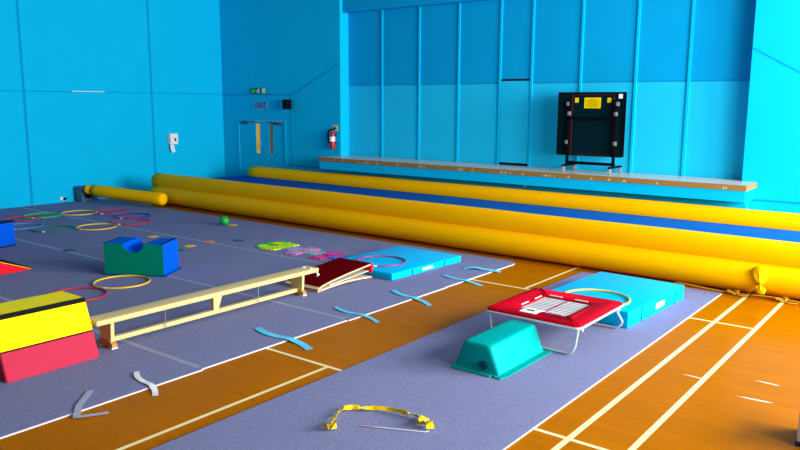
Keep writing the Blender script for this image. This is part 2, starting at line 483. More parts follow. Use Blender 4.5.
# lashing rope along the foot of the front tube, with two knots
pts = []
for i in range(120):
    x = 3.75 + 2.9 * i / 119
    pts.append((x, 10.90 + dy - .03 - .012 * sin(x * 3.1), .03 + .012 * sin(x * 5.3)))
MB().tube(pts, .009, 6).build('lashing_rope', 'rope_yellow', I)
for kx in (4.55, 5.16):
    b = MB()
    for k in range(2):
        loop = [(kx + .055 * cos(t) * (1 + .3 * k), 10.85 + dy + .04 * sin(t + k), .035 + .022 * sin(t * 2 + k)) for t in [2 * pi * q / 14 for q in range(14)]]
        b.tube(loop, .013, 6, closed=True)
    b.tube([(kx, 10.85 + dy, .03), (kx + .1, 10.80 + dy, .015), (kx + .22, 10.82 + dy, .014)], .012, 6)
    b.build('rope_knot', 'rope_yellow', I)
# tied-off air spout
b = MB(); rings = []
seg = 24
org = Vector((4.86, 10.93 + dy, .31)); end = Vector((4.90, 10.78 + dy, .20)); ax = (end - org)
for t, r in ((-.3, .12), (0, .12), (.2, .11), (.45, .085), (.68, .055), (.86, .030), (1.0, .024), (1.1, .036), (1.3, .055), (1.5, .05), (1.55, .03)):
    c = org + ax * t + (Vector((.03, .0, -.035)) * max(0, t - 1))
    u = Vector((1, 0, 0)); v = ax.normalized().cross(u).normalized(); u = v.cross(ax.normalized())
    rings.append([b.bm.verts.new(c + (u * cos(2 * pi * j / seg) + v * sin(2 * pi * j / seg)) * r * (1 + (.10 if 0 < t < .9 else .2 if t > 1 else .0) * cos(j * pi * 2 / 3))) for j in range(seg)])
for a, c in zip(rings, rings[1:]):
    for j in range(seg): b._face([a[j], a[(j + 1) % seg], c[(j + 1) % seg], c[j]])
b._face(rings[-1])
sp = b.build('air_spout', 'vinyl_yellow', I, 60)
tc_ = org + ax * .97
b = MB().tube([tc_ + (Vector((cos(t), 0, 0)) * .03 + Vector((0, .7, -.7)) * .03 * sin(t)) for t in [2 * pi * q / 12 for q in range(12)]], .008, 6, closed=True)
b.tube([tc_ + Vector((0, .0, -.03)), tc_ + Vector((-.04, .0, -.07)), tc_ + Vector((-.09, -.01, -.13)), (tc_.x - .13, tc_.y - .03, .012)], .007, 6)
b.build('tie_cord', 'black', sp)
# inflation sleeve to the blower by the left wall
h0, h1 = Vector((-17.82 + 7, 9.95 + dy, .345)), Vector((-15.58 + 7, 10.57 + dy, .235))
pp = []; rr = []
d = h1 - h0
for t, r in ((-.09, .06), (-.078, .11), (-.03, .12), (-.012, .08), (.0, .07), (.010, .10), (.03, .135), (.10, .15), (.3, .15), (.5, .145), (.7, .15), (.9, .155), (.97, .155), (.99, .135), (1.0, .08)):
    pp.append(h0 + d * t); rr.append(r)
sl = MB().tube(pp, rr, 18).build('inflation_sleeve', 'vinyl_yellow', I, 50)
MB().tube([h0 - d * .006, h0 + d * .006], .079, 16).build('tie_band', 'black', sl)

Bw = thing('air_blower', 'squat dark blue box blower at the foot of the left wall', 'blower', (-18.33, 10.20, 0.018), radians(6))
MB().box(-.13, .13, -.24, .24, 0.02, .40, .02).box(-.11, .11, -.22, .22, 0, .03).build('housing', 'blower_blue', Bw)
RY90 = Matrix.Translation((.13, -.06, .20)) @ Matrix.Rotation(radians(90), 4, 'Y')
MB().lathe([(.15, 0), (.15, .015), (.125, .02), (.125, .004)], seg=24, T=RY90).build('intake_ring', 'blower_blue', Bw)
MB().lathe([(.12, 0.001), (.12, .006)], seg=24, T=RY90).build('intake_grille', 'blower_dark', Bw)

# ------------------------------------------------------------------ carpets
K, Z0 = 0.9931, 0.018
def C(x, y): return (x * K, y * K)
def carpet(name, label, x0, x1, y0, y1, corner=None, grp=None):
    t = thing(name, label, 'carpet', ((x0 + x1) / 2, (y0 + y1) / 2, 0), 0, grp)
    hx, hy = (x1 - x0) / 2, (y1 - y0) / 2
    def outline(g):
        if corner:
            r = corner; pts = [(-hx, -hy), (hx - g, -hy)]
            pts += [(hx - g - r + r * cos(a), hy - g - r + r * sin(a)) for a in [i * pi / 16 for i in range(9)]] + [(-hx, hy - g)]
        else:
            pts = [(-hx, -hy + (g if g and y0 < 0 else 0)), (hx - g, -hy), (hx - g, hy), (-hx, hy)]
        return pts
    MB().prism(outline(0), 'z', .001, .010).build('foam_backing', 'foam_white', t, 0)
    MB().prism(outline(.002), 'z', .010, Z0).build('pile', 'carpet', t, 0)
    return t
rows = [(2.10, 4.295, -5.775, None, 'grey-blue carpet roll nearest the camera, under the yellow and pink vault block'),
        (4.298, 6.44, -5.795, None, 'grey-blue carpet roll under the front half of the wooden bench and the notched block'),
        (6.443, 8.52, -5.775, None, 'grey-blue carpet roll under the far bench end and the curved springboard'),
        (8.523, 10.68, -5.79, .22, 'grey-blue carpet roll along the yellow inflatable, with a rounded free corner')]
for y0, y1, xe, cr, lb in rows:
    carpet('carpet_roll', lb, XL + .01, xe, y0, y1, cr, 'carpet rolls laid side by side on the left')
carpet('carpet_runner', 'narrow grey-blue carpet runner under the trampette and green step', -4.68, -2.605, -2.3, 10.66)
for y, x0, x1, lb in ((4.30, -14, -5.85, 'grey tape along the carpet seam beside the near bench foot'),
                      (6.44, -18.3, -5.85, 'grey tape along the carpet seam running under the middle of the bench'),
                      (8.52, -18.3, -7.9, 'grey tape along the carpet seam beside the orange floor spot')):
    tag(MB().box(x0, x1, y - .034, y + .034, Z0, Z0 + .0015).build('seam_tape', 'grey_tape', smooth=0), lb, 'tape', 'tapes on the carpet seams')

# hook-and-loop straps lapping over the carpet edge
def strap(p0, p1, wid, m, label, bow=0.0, xe=-5.78):
    P0, P1 = Vector((p0[0] * K, p0[1] * K, 0)), Vector((p1[0], p1[1], 0))
    pts = []
    n = 26
    side = Vector((-(P1 - P0).y, (P1 - P0).x, 0)).normalized()
    for i in range(n + 1):
        t = i / n; q = P0.lerp(P1, t) + side * bow * sin(2 * pi * t)
        dx = q.x - xe
        z = Z0 + .003 if dx < 0 else max(.002, Z0 * (1 - dx / .16) ** 2 + .002) if dx < .16 else .002
        pts.append((q.x, q.y, z + .006 * abs(sin(t * 7))))
    return tag(MB().ribbon(pts, wid, .003).build('hook_strap', m), label, 'strap', 'straps over the carpet edge')
strap((-6.24, 3.87), (-5.58, 3.63), .052, 'strap_white', 'short white strap over the carpet edge by the pink block', -.03)
strap((-6.42, 5.57), (-5.40, 5.39), .085, 'strap_blue', 'light blue strap ending beside the white service line corner', -.05)
strap((-6.33, 6.80), (-5.45, 6.60), .058, 'strap_blue', 'narrow light blue strap over the carpet edge, second of the blue ones from the camera', -.05)
strap((-6.29, 7.95), (-5.41, 7.60), .072, 'strap_blue', 'light blue strap over the carpet edge beside the springboard end', -.05)
strap((-6.26, 9.16), (-5.45, 8.93), .072, 'strap_blue', 'light blue strap over the carpet edge at the yellow service line', -.04)
tag(MB().ribbon([(-6.20, 9.62, .022), (-6.14, 9.70, .045), (-6.04, 9.76, .05), (-5.95, 9.79, .03), (-5.78, 9.84, .022), (-5.68, 9.87, .008)], .10, .003).build('hook_strap', 'strap_blue'),
    'light blue strap lying crumpled on the rounded carpet corner', 'strap', 'straps over the carpet edge')
b = MB().ribbon([(-6.10, 3.31, .022), (-6.0, 3.21, .022), (-5.86, 3.07, .026), (-5.74, 2.99, .020), (-5.67, 2.94, .006)], .058, .003)
b.ribbon([(-5.69, 2.94, .010), (-5.65, 2.98, .014), (-5.63, 3.04, .010), (-5.60, 3.11, .006), (-5.57, 3.17, .005)], .045, .003)
tag(b.build('hook_strap', 'strap_grey'), 'grey strap folded back on itself at the carpet edge', 'strap', 'straps over the carpet edge')

# ------------------------------------------------------------------ vault block
V = thing('foam_vault', 'yellow and pink foam vault block with black edging at the near end of the bench', 'vault', (*C(-7.36, 3.42), Z0))
def trap(z0, z1, b0, b1, y0, y1, bev=.008):
    b = MB(); h = .445
    def hx(z): return .445 - .222 * z / .6
    pts = [(-hx(z0), z0), (hx(z0), z0), (hx(z1), z1), (-hx(z1), z1)]
    b.prism(pts, 'y', y0, y1)
    bmesh.ops.bevel(b.bm, geom=list(b.bm.edges), offset=bev, segments=2, affect='EDGES')
    return b
trap(0, .268, 0, 0, -.47, .455).build('base_section', 'vault_pink', V)
trap(.270, .592, 0, 0, -.47, .455).build('top_section', 'vault_yellow', V)
b = MB()
def hx(z): return .445 - .222 * z / .6
b.prism([(hx(.553), .553), (hx(.553) + .004, .553), (hx(.592) + .004, .594), (hx(.592) - .012, .596), (hx(.592) - .012, .592)], 'y', -.465, .45)
b.build('edge_binding', 'black_strip', V, 0)
MB().box(-.30, .352, -.46, .445, .265, .273).build('joint_strip', 'black_strip', V, 0)

# ------------------------------------------------------------------ bench
Bn = thing('balance_bench', 'long pale wooden gym bench with a low rail between its feet', 'bench', (*C(-7.17, 5.61), Z0))
b = MB().box(-.12, .12, -1.66, 1.63, .275, .335, .018, seg=3)
b.build('top_plank', 'wood_pale', Bn)
MB().box(-.035, .035, -1.43, 1.36, .045, .095, .006).build('lower_rail', 'wood_pale', Bn)
for s_, y in ((-1, -1.48), (1, 1.33)):
    b = MB().prism([(-.10, .06), (.10, .06), (.115, .275), (-.115, .275)], 'y', y - .02, y + .02)
    leg = b.build('leg', 'wood_pale', Bn, 0)
    MB().prism([(-.135, .012), (.135, .012), (.135, .05), (.08, .085), (-.08, .085), (-.135, .05)], 'y', y - .03, y + .03).build('foot', 'wood_tan', leg, 0)
    for fx in (-.105, .105): MB().box(fx - .035, fx + .035, y - .034, y + .034, 0, .014).build('rubber_pad', 'white_plastic', leg, 0)
MB().prism([(-.10, .095), (-.03, .095), (.04, .275), (-.10, .275)], 'x', -.03, .03).build('centre_brace', 'wood_pale', Bn, 0)
for y in (-.80, .58):
    MB().tube([(0.06, y, .06), (.06, y, .28)], .006, 6).build('tie_rod', 'steel', Bn)
for x in (-.07, .07): MB().lathe([(.022, 0), (.022, .008), (.010, .012)], (x, 1.52, .335), 12).build('bolt_cap', 'white_plastic', Bn)
b = MB().tube([(.08, 1.62, .26), (.10, 1.64, .235), (.11, 1.60, .225)], .014, 8)
b.build('hook', 'white_plastic', Bn)

# ------------------------------------------------------------------ springboard
G = thing('springboard', 'curved plywood springboard topped with maroon carpet', 'springboard', (*C(-7.34, 7.745), Z0))
def arc(y): t = (y + .57) / 1.16; return .028 + .172 * (max(t, 0) ** .60)
ysn = [-.57 + 1.16 * i / 20 for i in range(21)]
def slab(fn, th, y0, y1, x0, x1):
    yy = [y0 + (y1 - y0) * i / 20 for i in range(21)]
    return MB().prism([(y, fn(y)) for y in yy] + [(y, fn(y) + th) for y in yy[::-1]], 'x', x0, x1)
slab(arc, .018, -.57, .59, -.32, .335).build('top_board', 'ply', G)
slab(lambda y: arc(y) + .018, .008, -.52, .585, -.315, .322).build('carpet_top', 'maroon', G)
slab(lambda y: .004 + .030 * sin(pi * (y + .57) / 1.16) ** 1.0, .022, -.57, .59, -.32, .335).build('base_board', 'ply', G)
slab(lambda y: .045 + .055 * ((y + .3) / .85), .014, -.3, .55, -.28, .30).build('leaf_spring', 'ply_grey', G)
MB().box(-.32, .335, -.57, -.49, .015, .042, .004).build('front_block', 'ply', G, 0)
MB().box(-.325, .34, .555, .60, .085, .222, .006).build('end_pad', 'foam_red', G)
MB().tube([(-.3, .02, .055), (.3, .02, .055)], .014, 8).build('cross_bar', 'black', G)

# ------------------------------------------------------------------ landing mats
def landing_mat(label, x, y, hx, hy, rz, h, m, seams, lab, hl=.05):
    t = thing('landing_mat', label, 'mat', (x, y, Z0), radians(rz))
    MB().box(-hx, hx, -hy, hy, 0, h, .018, seg=3).build('cover', m, t)
    for y in seams:
        MB().box(hx - .002, hx + .004, y - .011, y + .011, .01, h - .012).build('seam_strip', 'mat_seam', t, 0)
    q = MB().box(hx + .0005, hx + .004, lab - .13, lab + .13, h / 2 - hl / 2, h / 2 + hl / 2).build('maker_label', 'white_plastic', t, 0)
    b = MB()
    for k in range(9):
        y = lab - .10 + k * .025
        b.box(hx + .004, hx + .0048, y - .008, y + .008, h / 2 - hl * .22, h / 2 + hl * (.05 + .16 * (k % 3 == 0)))
    b.build('label_print', 'strap_grey', q, 0)
    return t
landing_mat('thin blue landing mat behind the springboard with a plum hoop on it', -7.234, 9.215, .665, .88, -2.0, .105, 'mat_blue', (-.40, .41), -.02, .04)
landing_mat('thick cyan landing mat beside the red trampette with a yellow hoop on it', -3.563, 9.115, .605, .89, -2.9, .20, 'mat_cyan', (-.50, .56), .06, .07)

# ------------------------------------------------------------------ trampette
T = thing('trampette', 'red padded square trampette with white frame on the runner', 'trampoline', (*C(-3.605, 7.535), Z0))
UP = .045
def rrect(hx, hy, r, z, n=6):
    out = []
    for cx, cy, a0 in ((hx - r, hy - r, 0), (-hx + r, hy - r, 90), (-hx + r, -hy + r, 180), (hx - r, -hy + r, 270)):
        for i in range(n + 1):
            a = radians(a0 + 90 * i / n); out.append((cx + r * cos(a), cy + r * sin(a), z))
    return out
MB().tube(rrect(.560, .605, .06, .266 + UP), .014, 10, closed=True).build('frame', 'frame_white', T)
# pad: a puffy ring from the frame edge to the opening over the bed
b = MB()
out_, inn = rrect(.562, .607, .06, 0, 8), rrect(.285, .315, .03, 0, 8)
rings = []
rnd = random.Random(4)
for t, z in ((0, .279), (0, .288), (.04, .298), (.2, .308), (.45, .311), (.7, .307), (.9, .298), (1, .288), (1, .277)):
    rings.append([b.bm.verts.new((o[0] + (i_[0] - o[0]) * t, o[1] + (i_[1] - o[1]) * t, z + UP + (rnd.uniform(-.009, .009) if 0 < t < 1 else 0))) for o, i_ in zip(out_, inn)])
n = len(out_)
for a, c in zip(rings + [rings[0]], rings[1:] + [rings[0]]):
    if a is c: continue
    for j in range(n): b._face([a[j], a[(j + 1) % n], c[(j + 1) % n], c[j]])
pad = b.build('padding', 'pad_red', T, 60)
bed = MB().box(-.30, .30, -.33, .33, .272 + UP, .278 + UP).build('bed', 'bed_mesh', T, 0)
MB().box(-.012, .012, -.31, .31, .278 + UP, .2795 + UP).box(-.28, .28, -.012, .012, .278 + UP, .2795 + UP).build('cross_lines', 'hoop_plum', bed, 0)
for s_ in (-1, 1):
    for a0, a1 in ((-.24, -.08), (.08, .24)):
        MB().box(a0, a1, s_ * .333 - .005, s_ * .333 + .005, .298 + UP, .308 + UP).build('elastic_webbing', 'strap_white', pad, 0)
        if s_ < 0: MB().box(s_ * .303 - .005, s_ * .303 + .005, a0, a1, .298 + UP, .308 + UP).build('elastic_webbing', 'strap_white', pad, 0)
q = MB().ribbon([(-.08, -.52, .309 + UP), (-.08, -.46, .314 + UP), (-.08, -.36, .308 + UP), (-.08, -.29, .288 + UP)], .20, .003).build('name_tongue', 'white_plastic', T)
MB().box(-.115, -.035, -.455, -.435, .312 + UP, .319 + UP).box(-.10, -.05, -.435, -.41, .312 + UP, .3185 + UP).box(-.13, -.10, -.445, -.415, .312 + UP, .318 + UP).build('tongue_print', 'ink', q, 0)
for s_, yt, yb, xb in ((-1, -.56, -.555, .49), (1, .42, .63, .53)):
    pts = [(-.53, yt, .262 + UP), (-xb - .01, yb, .10)] + [(-xb + .08 - .08 * cos(a), yb, .095 - .08 * sin(a)) for a in (.3, .7, 1.1, pi / 2)] + \
          [(xb - .08 + .08 * sin(a), yb, .095 - .08 * cos(a)) for a in (0, .5, .9, 1.3)] + [(xb + .01, yb, .10), (.53, yt, .262 + UP)]
    MB().tube(pts, .014, 8).build('leg', 'frame_white', T)
    MB().tube([(.555, yt + .05, .26 + UP), (.555, yt + .03, .225 + UP)], .014, 8).build('hinge_bracket', 'steel', T)

# ------------------------------------------------------------------ green step
P = thing('plastic_step', 'hollow teal plastic step block with flared foot beside the trampette', 'step', (*C(-3.67, 6.425), Z0))
b = MB(); rings = []
for z, hx_, hy_, r in ((.012, .262, .475, .02), (.018, .255, .470, .02), (.04, .248, .466, .035), (.255, .165, .475, .045), (.275, .158, .470, .05), (.285, .145, .455, .05), (.288, .12, .43, .05)):
    rings.append([b.bm.verts.new(p) for p in rrect(hx_, hy_, r, z, 5)])
for a, c in zip(rings, rings[1:]):
    for j in range(len(a)): b._face([a[j], a[(j + 1) % len(a)], c[(j + 1) % len(a)], c[j]])
b._face(rings[-1]); b._face(rings[0][::-1])
b.build('body', 'teal', P, 45)
b = MB()
b.prism([(-.255, -.46), (-.265, -.47), (-.255, -.535), (.19, -.53), (.195, -.49), (.22, -.495), (.235, -.52), (.30, -.515), (.33, -.40), (.33, .50), (-.265, .50), (-.265, -.3)], 'z', 0.004, .014)
b.build('flange', 'teal', P, 0)
LG = Matrix.Translation((.09, -.478, .085)) @ Matrix.Rotation(radians(90), 4, 'X')
q = MB().lathe([(.045, 0), (.045, .010)], seg=20, T=LG).build('emblem', 'teal_dark', P)
MB().box(.035, .145, -.4905, -.480, .076, .094).build('emblem_bar', 'mat_seam', q, 0)

# ------------------------------------------------------------------ notched block, other foam shapes
ang = math.atan2(6.405 - 5.92, -9.47 + 10.26)
N = thing('notched_block', 'blue and green foam block with half-round notch in its top', 'foam block', (*C((-10.26 - 9.75) / 2, (5.92 + 6.88) / 2), Z0 + .0017), ang)
L2, D2, Hh = .463, .275, .485
pts = [(-L2, 0), (L2, 0), (L2, Hh), (.165, Hh)]
pts += [(.005 + .155 * cos(a), Hh - .135 * sin(a)) for a in [pi * i / 16 for i in range(1, 16)]]
pts += [(-.155, Hh), (-L2, Hh)]
b = MB().prism(pts, 'y', -D2, D2)
b.bm.normal_update()
for f in b.bm.faces: f.material_index = 1 if abs(f.normal.y) > .9 else 0
b.build('body', ['foam_blue', 'foam_green'], N)
for xa, xb in ((-L2 - .003, -L2 + .02), (L2 - .05, L2 - .02)): MB().box(xa, xb, -D2, D2, Hh - .01, Hh + .004).build('edge_strip', 'black_strip', N, 0)
MB().box(-L2 - .01, L2 + .03, -D2 - .012, D2 + .05, 0, .018).build('base_sheet', 'mat_seam', N, 0)

N = thing('foam_cube', 'plain blue foam block cut off by the left edge of the view', 'foam block', (*C(-14.0, 5.68), Z0), radians(12))
MB().box(-.42, .42, -.42, .42, 0, .455, .012).build('body', 'foam_blue', N)
for za, zb in ((.43, .462), (0, .02)): MB().box(.37, .428, -.425, .425, za, zb).build('edge_strip', 'black_strip', N, 0)

N = thing('foam_wedge', 'red foam ramp wedge with yellow sloping top behind the vault block', 'wedge', (*C(-11.95, 4.59), Z0))
MB().prism([(-.55, 0), (.80, 0), (.80, .012), (-.10, .365), (-.55, .365)], 'x', -.45, .45).build('body', 'foam_red', N, 0)
MB().prism([(.81, .0), (.815, .012), (-.10, .372), (-.10, .362)], 'x', -.44, .435).build('sloping_top', 'vault_yellow', N, 0)
MB().prism([(.83, .0), (.835, .016), (.45, .166), (.45, .15)], 'x', -.46, -.30).build('edge_strip', 'black_strip', N, 0)
MB().prism([(.845, .0), (.85, .012), (-.10, .385), (-.10, .374)], 'x', -.46, .36).build('edge_strip', 'black_strip', N, 0)

# ------------------------------------------------------------------ hoops
def hoop(x, y, z, m, label, name='hoop', R=.383, group='hoops on the carpet', proto={}):
    me = MB().tube([(R * cos(2 * pi * i / 56), R * sin(2 * pi * i / 56), 0) for i in range(56)], .0125, 8, closed=True)
    o = me.build(name, m); o.location = (x, y, z + .0125)
    tag(o, label, 'hoop', group)
    a = random.uniform(-1.9, -.9)
    s_ = MB().tube([(R * cos(a + q * .05), R * sin(a + q * .05), 0) for q in range(4)], .0145, 8).build('joint_sleeve', 'white_plastic', o)
    return o
for x, y, m, lb in ((-16.75, 8.22, 'hoop_green', 'bright green hoop in the ring of hoops near the left wall'),
                    (-16.51, 8.98, 'hoop_yellow', 'yellow hoop in the ring, nearest the blower'),
                    (-15.92, 9.46, 'hoop_red', 'red hoop in the ring between the back yellow and dark blue hoops'),
                    (-15.11, 9.49, 'hoop_blue', 'dark blue hoop at the right end of the ring of hoops'),
                    (-14.38, 8.99, 'hoop_red', 'red hoop in the ring just in front of the dark blue hoop'),
                    (-14.36, 8.16, 'hoop_yellow', 'yellow hoop at the front of the ring, beside the dark green hoop'),
                    (-14.80, 7.48, 'hoop_dgreen', 'dark green hoop at the front of the ring of hoops'),
                    (-15.61, 7.225, 'hoop_sky', 'light blue hoop in the ring, partly behind the plain blue block'),
                    (-16.40, 7.58, 'hoop_red', 'red hoop in the ring behind the light blue hoop'),
                    (-9.615, 5.805, 'hoop_yellow', 'yellow hoop on the carpet in front of the notched block')):
    hoop(*C(x, y), Z0 + .0025 + (.029 if x in (-16.40, -15.92) else 0), m, lb)
hoop(*C(-9.42, 5.01), Z0 + .0025, 'hoop_red', 'red hoop on the carpet behind the vault block')
hoop(-7.25, 8.86, Z0 + .108, 'hoop_plum', 'plum red hoop lying on the thin blue mat', R=.385)
hoop(-3.545, 8.53, Z0 + .203, 'hoop_yellow', 'yellow hoop lying on the thick cyan mat', R=.40)

# ------------------------------------------------------------------ floor spots and ball
for x, y, m, lb in ((-12.48, 6.55, 'spot_green', 'green floor spot left of the notched block'),
                    (-12.53, 8.29, 'spot_yellow', 'yellow floor spot farther behind the notched block'),
                    (-11.17, 8.14, 'spot_yellow', 'yellow floor spot beside the orange spot'),
                    (-10.99, 7.77, 'spot_green', 'green floor spot half hidden behind the notched block'),
                    (-11.23, 8.62, 'spot_orange', 'orange floor spot on the grey seam tape'),
                    (-10.93, 9.07, 'spot_green', 'green floor spot between the orange spot and the puzzle tiles'),
                    (-12.42, 10.16, 'spot_yellow', 'yellow floor spot tucked beside the green ball')):
    o = MB().lathe([(.095, 0), (.105, .002), (.10, .005), (.085, .006)], seg=24).build('floor_spot', m)
    o.location = (*C(x, y), Z0 + (.0016 if m == 'spot_orange' else 0))
    tag(o, lb, 'floor marker', 'rubber floor spots')
b = MB(); bmesh.ops.create_uvsphere(b.bm, u_segments=24, v_segments=16, radius=.10)
o = b.build('ball', 'ball_green', smooth=180); o.location = (*C(-12.52, 10.02), Z0 + .10)
tag(o, 'small green ball on the carpet before the inflatable', 'ball')

# ------------------------------------------------------------------ foam puzzle tiles
def tile_outline(h, tabs=(1, -1, 1, -1), q=None):
    pts = []
    crn = [(-h, -h), (h, -h), (h, h), (-h, h)]
    for k in range(4):
        a, c = Vector(crn[k]), Vector(crn[(k + 1) % 4]); d = c - a; nrm = Vector((d.y, -d.x)).normalized()
        pts.append(tuple(a))
        for u in (.22, .62):
            for du, dn in ((0, 0), (-.02, .018), (.16, .018), (.14, 0)):
                p = a + d * (u + du) + nrm * dn * tabs[k]
                pts.append(tuple(p))
    return pts
def puzzle(x, y, m, inlay, label, shape='ring', quarter=0):
    t = thing('puzzle_tile', label, 'foam tile', (*C(x, y), Z0 + .001), 0, 'hopscotch puzzle tiles')
    h = .144
    if quarter:
        pts = [(h, -h * quarter)] + [(h - .33 * sin(a), quarter * (-h + .33 * cos(a))) for a in [pi / 2 * i / 10 for i in range(11)]][::-1]
        if quarter > 0: pts = pts[::-1]
    else:
        pts = tile_outline(h)
    MB().prism(pts, 'z', 0, .012).build('tile', m, t, 0)
    b = MB()
    if shape == 'ring':
        b.prism([(.075 * cos(a) - .0, .1 * sin(a)) for a in [2 * pi * i / 20 for i in range(20)]], 'z', .008, .0135)
        b2 = MB().prism([(.03 * cos(a), .05 * sin(a)) for a in [2 * pi * i / 16 for i in range(16)]], 'z', .008, .0145)
        b2.build('inlay_core', m, b.build('inlay', inlay, t, 0), 0)
    else:
        b.prism([(-.10, -.05), (.0, -.11), (.09, -.03), (.05, .09), (-.06, .08)], 'z', .008, .0135)
        b.build('inlay', inlay, t, 0)
    return t
puzzle(-10.115, 8.975, 'tile_green', 'tile_yellow', 'green quarter-round puzzle tile on the side of the orange spot', 'patch', -1)
puzzle(-10.115, 9.325, 'tile_green', 'tile_yellow', 'green quarter-round puzzle tile on the side of the inflatable', 'patch', 1)
puzzle(-9.82, 8.965, 'tile_yellow', 'tile_green', 'yellow puzzle tile on the near side of the round end', 'ring')
puzzle(-9.82, 9.305, 'tile_yellow', 'tile_green', 'yellow puzzle tile on the far side of the round end', 'ring')
puzzle(-9.535, 9.13, 'tile_cyan', 'tile_pink', 'turquoise puzzle tile next to the yellow tiles', 'patch')
puzzle(-9.25, 8.93, 'tile_pink', 'tile_cyan', 'pink puzzle tile on the near side between the two turquoise tiles', 'ring')
puzzle(-9.25, 9.27, 'tile_pink', 'tile_cyan', 'pink puzzle tile on the far side between the two turquoise tiles', 'ring')
puzzle(-8.955, 9.11, 'tile_cyan', 'tile_pink', 'turquoise puzzle tile next to the red tiles', 'ring')
puzzle(-8.66, 8.92, 'tile_red', 'tile_purple', 'red puzzle tile on the near side, behind the springboard', 'ring')
puzzle(-8.66, 9.26, 'tile_red', 'tile_purple', 'red puzzle tile with purple on the far side beside the blue tile', 'patch')
puzzle(-8.365, 9.09, 'tile_blue', 'tile_purple', 'blue puzzle tile beside the thin blue mat', 'patch')

# ------------------------------------------------------------------ ribbon wand
R_ = thing('ribbon_wand', 'crumpled yellow gymnastics ribbon with thin white wand on the runner', 'ribbon', (*C(-3.6, 4.45), Z0))
def rc(x, y, z): return (x * K - (-3.6 * K), y * K - 4.45 * K, z)
ctrl = [(-3.905, 4.075, .012, 0), (-3.885, 4.06, .045, 60), (-3.865, 4.12, .03, 30), (-3.845, 4.10, .02, 70), (-3.93, 4.16, .022, 20), (-3.985, 4.26, .025, 45), (-4.035, 4.36, .028, 10), (-4.04, 4.43, .026, 60), (-3.99, 4.50, .026, 110),
        (-3.94, 4.53, .028, 150), (-3.86, 4.60, .02, 165), (-3.76, 4.64, .026, 120), (-3.66, 4.675, .024, 85), (-3.56, 4.685, .024, 70), (-3.49, 4.685, .026, 40), (-3.42, 4.71, .03, 20), (-3.38, 4.715, .035, -10), (-3.36, 4.66, .035, 50), (-3.37, 4.61, .025, 100), (-3.335, 4.59, .02, 60), (-3.30, 4.615, .03, 0), (-3.265, 4.61, .03, -40), (-3.245, 4.59, .012, 10)]
pts, tw = [], []
for i in range(len(ctrl) - 1):
    for k in range(4):
        t = k / 4; a, c = ctrl[i], ctrl[i + 1]
        q = [a[j] + (c[j] - a[j]) * t for j in range(3)]; w_ = a[3] + (c[3] - a[3]) * t
        pts.append(rc(q[0], q[1], max(q[2] * .7, .010 + (.034 if i < 4 or i > 15 else .022) * min(1, abs(sin(radians(w_))) + .35)))); tw.append(w_)
pts.append(rc(*ctrl[-1][:2], .014)); tw.append(ctrl[-1][3])
def sd(i):
    a, c = Vector(pts[max(0, i - 1)]), Vector(pts[min(len(pts) - 1, i + 1)]); d = (c - a).normalized()
    hs = d.cross(Vector((0, 0, 1))).normalized(); t = radians(tw[i])
    return hs * cos(t) + Vector((0, 0, 1)) * sin(t)
tw = [t + 28 * sin(i * .9) + 15 * sin(i * 2.3) for i, t in enumerate(tw)]
wl = [.065 if i < 14 or i > len(pts) - 26 else .042 for i in range(len(pts))]
MB().ribbon(pts, wl, .002, side=sd).build('ribbon', 'ribbon', R_)
p0, p1, pm = Vector(rc(-3.735, 4.30, .007)), Vector(rc(-3.25, 4.535, .007)), None
pm = p0.lerp(p1, .22)
MB().tube([pm, p1, Vector(rc(-3.235, 4.56, .012))], .0038, 8).build('stick', 'white_plastic', R_)
MB().tube([p0, pm], .005, 8).build('grip', 'stick_pink', R_)

# ------------------------------------------------------------------ folded table-tennis table on the stage
TT = thing('table_tennis_table', 'folded dark green table tennis table on castors upon the stage', 'table', (-6.46, 14.80, ZS + .002))
for y, x0 in ((-.07, -.71), (.12, -.745)):
    t_ = MB().box(x0, x0 + 1.44, y - .012, y + .012, .34, 1.66).build('table_half', 'table_green', TT, 0)
    b = MB()
    for xa in (x0, x0 + 1.42): b.box(xa, xa + .02, y - .025, y + .016, .34, 1.66)
    for za in (.34, 1.635): b.box(x0, x0 + 1.44, y - .025, y + .016, za, za + .025)
    b.build('edge_rail', 'black', t_, 0)
b = MB()
for x in (-.44, .58):
    b.box(x - .025, x + .025, -.15, -.10, .14, 1.50)
b.box(-.44, .58, -.15, -.11, 1.10, 1.145); b.box(-.46, .61, -.14, -.09, .16, .22)
b.build('folding_frame', 'black', TT, 0)
for x in (-.38, .52):
    MB().box(x - .006, x + .006, -.112, -.098, .38, 1.62).build('pinstripe', 'red_line', TT, 0)
MB().box(-.38, .52, -.112, -.098, 1.60, 1.612).build('pinstripe', 'red_line', TT, 0)
MB().box(-.38, .52, -.112, -.098, .37, .38).build('pinstripe', 'red_line', TT, 0)
for x in (-.44, .58):
    b = MB().box(x - .03, x + .03, -.32, .30, .115, .15)
    arm = b.build('castor_arm', 'black', TT, 0)
    for y in (-.29, .27):
        Tm = Matrix.Translation((x - .02, y, .062)) @ Matrix.Rotation(radians(90), 4, 'Y')
        MB().lathe([(.02, -.005), (.062, 0), (.062, .04), (.02, .045)], seg=18, T=Tm).box(x - .03, x + .03, y - .02, y + .02, .06, .12).build('castor', 'steel', arm)
for x, z in ((-.46, 1.42), (-.43, 1.22), (-.46, .62), (.62, 1.42), (.59, 1.22), (.60, .62)):
    MB().box(x - .028, x + .028, -.165, -.10, z - .04, z + .04, .006).build('latch', 'grey_plastic', TT, 0)
q = MB().box(-.12, .24, -.090, -.082, 1.33, 1.55).build('warning_label', 'label_yellow', TT, 0)
b = MB()
